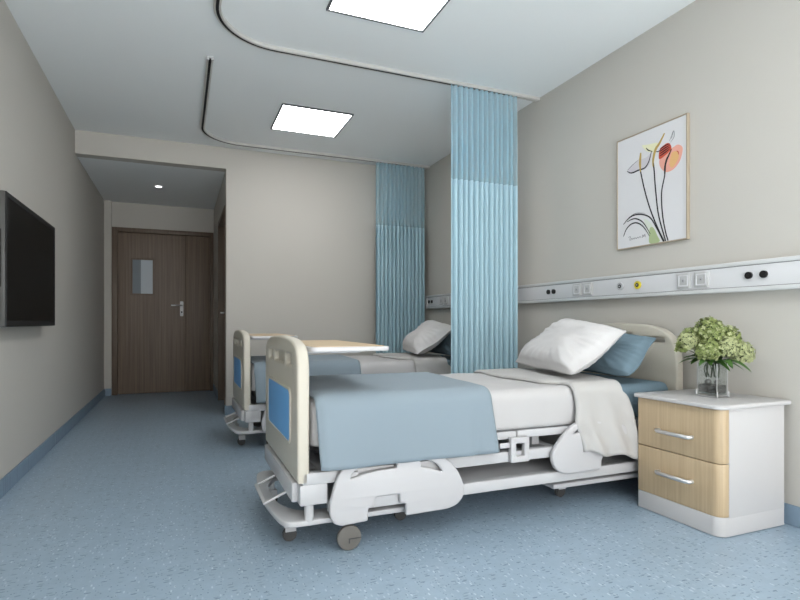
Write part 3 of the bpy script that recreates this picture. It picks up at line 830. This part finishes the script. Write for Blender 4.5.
for y, m_, lab in ((2.586, 'grey_ring', 'gas outlet with grey ring'), (2.447, 'yellow_ring', 'gas outlet with yellow ring')):
    o = disc('gas_outlet', y, 1.162, 0.0120, 2.5545, 2.566, 'black_plastic'); o['label'] = lab
    disc('ring', y, 1.162, 0.0240, 2.5560, 2.566, m_, o)
    disc('valve', y, 1.162, 0.005, 2.5525, 2.555, 'grey_ring', o)

# ------------------------------------------------------------------ framed flower picture
PX = 2.590
t = thing('framed_picture', 'thin-framed print of long-stemmed pink and white flowers on the right wall', 'picture', (RX, 2.388, 1.746))
def pm(me): me.transform(Matrix.Translation((-RX, -2.388, -1.746))); return me
fm = plate_mesh([[(2.130, 1.397), (2.646, 1.397), (2.646, 2.095), (2.130, 2.095)], [(2.137, 1.404), (2.639, 1.404), (2.639, 2.088), (2.137, 2.088)]], RX - PX - 0.0005, 0.0015, YZ((RX + PX) / 2))
link('frame', pm(fm), 'picture_frame', t, 35)
link('paper', pm(plate_mesh([[(2.137, 1.404), (2.639, 1.404), (2.639, 2.088), (2.137, 2.088)]], 0.012, 0.0005, YZ(2.601))), 'picture_paper', t)
art_bits = {}
def stroke(pts, wd, m, lvl=1, taper=True, alpha=1):
    P = smooth_line([(y, z, 0) for y, z in pts], 6); n = len(P); bm = bmesh.new(); L, R = [], []
    for i, p in enumerate(P):
        d = (P[min(i + 1, n - 1)] - P[max(i - 1, 0)]).normalized(); s = Vector((-d.y, d.x, 0))
        w = wd * 0.64 * ((0.35 + 0.65 * math.sin(PI * min(1, (i + 1) / n * 1.0))) if taper else 1)
        for lst, sg in ((L, 1), (R, -1)): 
            q = p + s * w * sg; lst.append((q.x, q.y))
    loop = L + R[::-1]
    x = 2.5948 - 0.0004 * lvl
    f_ = [bm.verts.new((x - 0.0002, a, b)) for a, b in loop]; g_ = [bm.verts.new((2.5952, a, b)) for a, b in loop]
    N_ = len(loop)
    for i in range(n - 1):
        bm.faces.new((f_[i], f_[i + 1], f_[N_ - 2 - i], f_[N_ - 1 - i]))
    for i in range(N_): bm.faces.new((f_[i], g_[i], g_[(i + 1) % N_], f_[(i + 1) % N_]))
    art_bits.setdefault(m, []).append(pm(mesh(bm)))
def blob(pts, m, lvl=0):
    lp = smooth_loop([(y, z, 0) for y, z in pts], 5)
    me = plate_mesh([[(p[0], p[1]) for p in lp]], 0.0006, 0.0001, YZ(2.5949 - 0.0004 * lvl), 0); art_bits.setdefault(m, []).append(pm(me))
blob([(2.434, 1.560), (2.40, 1.545), (2.367, 1.508), (2.331, 1.443), (2.316, 1.410), (2.389, 1.408), (2.396, 1.453), (2.41, 1.50)], 'leaf_art_pale', 0)
blob([(2.385, 1.50), (2.36, 1.495), (2.331, 1.443), (2.318, 1.408), (2.386, 1.407), (2.392, 1.453)], 'leaf_art', 1)
blob([(2.559, 1.880), (2.53, 1.862), (2.472, 1.864), (2.419, 1.859), (2.382, 1.897), (2.376, 1.945), (2.41, 1.93), (2.47, 1.925), (2.53, 1.91)], 'petal_white', 0)
blob([(2.445, 2.01), (2.43, 1.985), (2.405, 1.962), (2.36, 1.945), (2.33, 1.965), (2.33, 1.99), (2.37, 1.998), (2.41, 2.003)], 'petal_cream', 0)
blob([(2.310, 1.901), (2.282, 1.922), (2.234, 1.930), (2.194, 1.938), (2.166, 1.919), (2.162, 1.892), (2.181, 1.841), (2.221, 1.807), (2.268, 1.802), (2.303, 1.829), (2.320, 1.868)], 'petal_pink', 0)
blob([(2.232, 1.905), (2.196, 1.900), (2.186, 1.880), (2.194, 1.851), (2.228, 1.818), (2.248, 1.837), (2.244, 1.87)], 'petal_orange', 1)
blob([(2.317, 1.944), (2.296, 1.960), (2.261, 1.968), (2.240, 1.950), (2.238, 1.925), (2.275, 1.902), (2.320, 1.892)], 'petal_red', 1)
for k in range(4): stroke([(2.314, 1.908 + k * 0.013), (2.28, 1.918 + k * 0.013), (2.246, 1.930 + k * 0.01)], 0.0055, 'ink', 3)
stroke([(2.457, 1.857), (2.426, 1.735), (2.382, 1.605), (2.324, 1.477), (2.285, 1.406)], 0.0065, 'ink', 2, False)
stroke([(2.365, 1.900), (2.356, 1.837), (2.345, 1.716), (2.324, 1.565), (2.275, 1.406)], 0.0065, 'ink', 2, False)
stroke([(2.275, 1.85), (2.282, 1.783), (2.303, 1.689), (2.296, 1.560), (2.275, 1.458), (2.258, 1.406)], 0.0060, 'ink', 2, False)
stroke([(2.592, 1.555), (2.551, 1.585), (2.503, 1.598), (2.441, 1.590), (2.382, 1.558), (2.338, 1.491), (2.292, 1.406)], 0.0065, 'ink', 3)
stroke([(2.562, 1.566), (2.519, 1.576), (2.480, 1.569), (2.434, 1.537), (2.382, 1.462)], 0.0060, 'ink', 3)
stroke([(2.592, 1.479), (2.567, 1.522), (2.527, 1.547), (2.480, 1.545), (2.434, 1.513), (2.389, 1.451)], 0.0060, 'ink', 3)
stroke([(2.55, 1.590), (2.503, 1.606), (2.46, 1.603), (2.42, 1.592)], 0.003, 'ink_grey', 3)
stroke([(2.562, 1.884), (2.535, 1.866), (2.510, 1.863), (2.472, 1.867), (2.425, 1.868), (2.395, 1.897), (2.374, 1.955)], 0.0065, 'ink', 3)
stroke([(2.559, 1.888), (2.52, 1.91), (2.47, 1.93)], 0.002, 'ink_grey', 3)
stroke([(2.455, 1.968), (2.460, 1.913), (2.457, 1.852)], 0.012, 'petal_ochre', 4)
stroke([(2.282, 2.031), (2.317, 1.984), (2.345, 1.955), (2.362, 1.900), (2.363, 1.86)], 0.0125, 'petal_ochre', 4)
stroke([(2.415, 1.985), (2.396, 1.966), (2.367, 1.950)], 0.005, 'ink', 4)
stroke([(2.345, 1.945), (2.33, 1.938), (2.305, 1.942)], 0.0035, 'ink', 4)
stroke([(2.234, 1.925), (2.255, 1.892), (2.268, 1.871), (2.280, 1.830), (2.282, 1.783)], 0.0085, 'ink', 4)
stroke([(2.248, 1.975), (2.221, 2.025), (2.218, 1.99), (2.241, 1.965)], 0.0018, 'ink_grey', 3)
stroke([(2.236, 1.985), (2.222, 2.020)], 0.0018, 'ink_grey', 3)
stroke([(2.20, 1.905), (2.19, 1.895), (2.188, 1.88)], 0.004, 'petal_red', 3)
sg = [(2.552, 1.467), (2.536, 1.470), (2.541, 1.449), (2.532, 1.449), (2.526, 1.459), (2.520, 1.449), (2.514, 1.458), (2.506, 1.450), (2.499, 1.459), (2.490, 1.450), (2.482, 1.458), (2.472, 1.452), (2.462, 1.459), (2.452, 1.452)]
stroke(sg, 0.0016, 'ink_grey', 3, False)
stroke([(2.442, 1.449), (2.439, 1.467), (2.432, 1.455), (2.424, 1.468), (2.420, 1.450)], 0.0016, 'ink_grey', 3, False)
names = {'ink': 'drawn_line', 'ink_grey': 'signature_line', 'petal_white': 'white_petal', 'petal_cream': 'cream_petal', 'petal_pink': 'pink_petal', 'petal_red': 'red_petal', 'petal_orange': 'orange_petal', 'petal_ochre': 'spadix', 'leaf_art': 'green_leaf', 'leaf_art_pale': 'pale_leaf'}
for k, v in art_bits.items(): join(names[k], v, k, t)

# ------------------------------------------------------------------ television
TY0, TY1, TZ0, TZ1, TX = 3.225, 4.36, 0.912, 1.596, -0.805
t = thing('television', 'large black flat television mounted on the left wall', 'tv', (LX, (TY0 + TY1) / 2, (TZ0 + TZ1) / 2))
cyy, czz = (TY0 + TY1) / 2, (TZ0 + TZ1) / 2
hy, hz = (TY1 - TY0) / 2, (TZ1 - TZ0) / 2
dx = TX - LX
box('casing', dx - 0.045, -hy, -hz, dx - 0.004, hy, hz, 'tv_body', t, 0.004)
box('rear_housing', 0.004, -hy * 0.86, -hz * 0.9, dx - 0.044, hy * 0.86, hz * 0.9, 'tv_dark', t, 0.006)
plate('bezel', [[(-hy + 0.002, -hz + 0.002), (hy - 0.002, -hz + 0.002), (hy - 0.002, hz - 0.002), (-hy + 0.002, hz - 0.002)], [(-hy + 0.028, -hz + 0.034), (hy - 0.028, -hz + 0.034), (hy - 0.028, hz - 0.03), (-hy + 0.028, hz - 0.03)]], 0.005, 0.001, YZ(dx - 0.0015), 'slot_black', t)
box('screen', dx - 0.005, -hy + 0.027, -hz + 0.033, dx - 0.002, hy - 0.027, hz - 0.029, 'tv_screen', t)
box('side_recess', dx - 0.034, -hy - 0.0015, -0.14, dx - 0.020, -hy + 0.004, 0.15, 'slot_black', t)
box('wall_bracket', 0.0, -0.2, -0.15, 0.006, 0.2, 0.15, 'tv_dark', t)

# ------------------------------------------------------------------ vase, stones, hydrangeas
VC = Vector((2.378, 1.817, 0.578)); ax_, ay_, vh = 0.036, 0.052, 0.162
t = thing('glass_vase', 'clear rectangular glass vase on a steel stand on the bedside cabinet', 'vase', VC)
zb = 0.012
gl = [plate_mesh([rr(-ax_, -ay_, ax_, ay_, 0.004), rr(-ax_ + 0.003, -ay_ + 0.003, ax_ - 0.003, ay_ - 0.003, 0.002)], vh - 0.012, 0.0008, XY(zb + (vh - 0.012) / 2)),
      plate_mesh([rr(-ax_ + 0.0032, -ay_ + 0.0032, ax_ - 0.0032, ay_ - 0.0032, 0.002)], 0.006, 0.0005, XY(zb + 0.004))]
join('glass_body', gl, 'glass', t)
bm = bmesh.new()
for sx in (-1, 1):
    addtube(bm, [(sx * (ax_ + 0.002), -ay_ - 0.006, 0.004), (sx * (ax_ + 0.002), ay_ + 0.006, 0.004)], 0.0035, 8)
    for sy in (-1, 1):
        addtube(bm, [(sx * (ax_ + 0.002), sy * (ay_ + 0.004), 0.004), (sx * (ax_ + 0.002), sy * (ay_ + 0.004), 0.030)], 0.0028, 8)
for sy in (-1, 1): addtube(bm, [(-ax_ - 0.002, sy * (ay_ + 0.002), 0.009), (ax_ + 0.002, sy * (ay_ + 0.002), 0.009)], 0.0028, 8)
link('wire_stand', mesh(bm), 'chrome', t, 60)
bm = bmesh.new()
for sx in (-1, 1):
    for sy in (-1, 1): addbox(bm, sx * ax_ - 0.0014, sy * ay_ - 0.0014, zb, sx * ax_ + 0.0014, sy * ay_ + 0.0014, vh)
link('edge_bead', mesh(bm), 'chrome', t)
w_ = box('water', -ax_ + 0.0036, -ay_ + 0.0036, zb + 0.0075, ax_ - 0.0036, ay_ - 0.0036, 0.058, 'water')
w_.location = VC; tag(w_, 'shallow grey water filling the bottom of the glass vase', 'water')
rs = random.Random(4)
sp = [(-0.016, -0.034, 0.038), (0.016, -0.033, 0.037), (-0.017, -0.003, 0.038), (0.017, 0.002, 0.037), (-0.016, 0.032, 0.038), (0.016, 0.033, 0.037), (0.002, -0.026, 0.070), (-0.006, 0.018, 0.070)]
slab = ['lower row, nearest corner by the drawer side', 'lower row, at the side towards the window wall', 'lower row, middle of the bed side', 'lower row, middle of the wall side', 'lower row, far corner on the bed side', 'lower row, far corner on the wall side', 'upper row, nearer the camera', 'upper row, further from the camera']
for k, (x, y, z) in enumerate(sp):
    bm = bmesh.new(); bmesh.ops.create_icosphere(bm, subdivisions=3, radius=0.0155)
    for v in bm.verts:
        v.co *= 1 + 0.12 * nz(v.co.x + k, v.co.y, v.co.z, 60); v.co.z *= 0.92
    o = link('stone', mesh(bm), 'stone', None, 180, VC + Vector((x, y, z)))
    tag(o, 'round grey stone in the glass vase, ' + slab[k], 'stone', 'stones in the vase')

Rv, Fv = Vector((0.9249, -0.3803, 0)), Vector((0.3803, 0.9249, 0))
def floret(bm, c, n, s, rnd):
    n = n.normalized(); a = n.orthogonal().normalized(); a = Matrix.Rotation(rnd.uniform(0, PI), 3, n) @ a; b = n.cross(a)
    for k in range(4):
        q = 2 * PI * k / 4; d = a * math.cos(q) + b * math.sin(q); e = n.cross(d)
        vs = [c, c + d * s * 0.55 + e * s * 0.42 + n * s * 0.12, c + d * s + n * s * rnd.uniform(0.1, 0.35), c + d * s * 0.55 - e * s * 0.42 + n * s * 0.12]
        bm.faces.new([bm.verts.new(v) for v in vs])
def head_mesh(R_, cnt, seed, pale):
    rnd = random.Random(seed); bm = bmesh.new()
    for k in range(cnt):
        z = 1 - 1.75 * (k + 0.5) / cnt; r = math.sqrt(max(0, 1 - z * z)); p = k * 2.39996
        n = Vector((r * math.cos(p), r * math.sin(p), z)); 
        floret(bm, n * R_ * rnd.uniform(0.84, 1.04), (n + Vector([rnd.uniform(-.55, .55) for _ in range(3)])), R_ * 0.175, rnd)
    me = bpy.data.meshes.new('h'); bm.to_mesh(me); bm.free(); return me
def core_mesh(R_):
    bm = bmesh.new(); bmesh.ops.create_icosphere(bm, subdivisions=3, radius=R_ * 0.80); return mesh(bm)
def leaf_mesh(a, b, wd, droop):
    a, b = Vector(a), Vector(b); d = b - a; s = d.cross(Vector((0, 0, 1))).normalized(); n = 10; bm = bmesh.new(); rows = []
    for i in range(n + 1):
        u = i / n; c = a + d * u + Vector((0, 0, 0.35 * d.length * math.sin(PI * u) * droop)); w = wd * (math.sin(PI * min(1, u * 0.93 + 0.07)) ** 0.8) / 2 + 0.0004
        rows.append([bm.verts.new(c - s * w + Vector((0, 0, w * 0.35))), bm.verts.new(c), bm.verts.new(c + s * w + Vector((0, 0, w * 0.35)))])
    for p, q in zip(rows, rows[1:]):
        for k in range(2): bm.faces.new((p[k], p[k + 1], q[k + 1], q[k]))
    return mesh(bm)
PXM = 2.555 / 535        # metres per pixel-step at the vase's distance, used once to size the bouquet
heads = [  # right, up (from centre over the vase), depth, radius, label
    (-0.112, 0.861, 0.015, 0.046, 'small green hydrangea head furthest left in the vase, beside the headboard'),
    (-0.050, 0.823, -0.050, 0.053, 'green hydrangea head low at the front left, closest to the glass'),
    (-0.014, 0.915, 0.000, 0.066, 'largest green hydrangea head at the very top of the bunch'),
    (0.045, 0.837, -0.045, 0.052, 'green hydrangea head in the front middle of the bunch'),
    (0.080, 0.878, 0.020, 0.062, 'green hydrangea head at the upper right of the bunch'),
    (0.035, 0.895, 0.060, 0.054, 'green hydrangea head at the back, behind the top one'),
    (0.130, 0.808, -0.010, 0.058, 'green hydrangea head low on the far right of the bunch'),
    (-0.070, 0.880, 0.055, 0.052, 'green hydrangea head at the back left, between the top and leftmost ones')]
for k, (r, z, d, R_, lab) in enumerate(heads):
    top = Vector((VC.x, VC.y, 0)) + Rv * r + Fv * d + Vector((0, 0, z - 0.022))
    foot = Vector((VC.x + 0.016 * math.cos(k * 2.4), VC.y + 0.03 * math.sin(k * 2.4), VC.z + 0.092))
    neck = Vector((VC.x + 0.018 * math.cos(k * 2.4 + .4), VC.y + 0.034 * math.sin(k * 2.4 + .4), VC.z + vh - 0.01))
    t = thing('hydrangea', lab, 'flower', foot, 'green hydrangeas in the glass vase')
    pts = smooth_line([foot - foot, neck - foot, (neck * 0.4 + top * 0.6) - foot + Vector((0, 0, 0.01)), top - foot], 5)
    tube('stem', pts, 0.0033, 'stem_green', t, 8)
    fh = link('flower_head', core_mesh(R_), 'stem_green', t, 180, top - foot)
    link('petal_cluster', head_mesh(R_, 190, k, False), 'bloom_green' if k % 3 else 'bloom_pale', fh, None)
    link('pale_floret', head_mesh(R_ * 1.03, 60, k + 50, True), 'bloom_pale', fh, None)
    for j in range(2):
        a = k * 2.4 + j * 2.2
        if k == 0 and j == 0: tip = Rv * -0.125 + Vector((0, 0, 0.735))
        ln = 0.105 + 0.045 * ((k * 7 + j * 3) % 3) / 2
        b = neck + Vector((math.cos(a) * ln, math.sin(a) * ln, 0.020 - 0.024 * ((k + j) % 3)))
        link('leaf', leaf_mesh(neck - foot + Vector((0, 0, 0.012)), b - foot + Vector((0, 0, 0.006)), 0.040, 0.45), 'leaf_green', t, 180)
# thin side sprig reaching to the left
foot = Vector((VC.x - 0.006, VC.y, VC.z + 0.092))
t = thing('hydrangea_sprig', 'thin loose sprig of small buds reaching left from the vase towards the headboard', 'flower', foot)
c0 = Vector((VC.x, VC.y, 0))
tip = c0 + Rv * -0.155 + Vector((0, 0, 0.815))
tube('stem', smooth_line([foot - foot, Vector((-0.01, 0, 0.06)), c0 + Rv * -0.09 + Vector((0, 0, 0.79)) - foot, tip - foot], 5), 0.0018, 'stem_green', t, 6)
rnd = random.Random(9); bm = bmesh.new()
for k in range(60):
    p = tip - foot + Rv * rnd.uniform(-0.022, 0.03) + Vector((0, 0, rnd.uniform(-0.02, 0.022))) + Fv * rnd.uniform(-.012, .012)
    floret(bm, p, Vector([rnd.uniform(-1, 1) for _ in range(3)]), 0.011, rnd)
link('bud_cluster', mesh(bm), 'bloom_green', t, None)
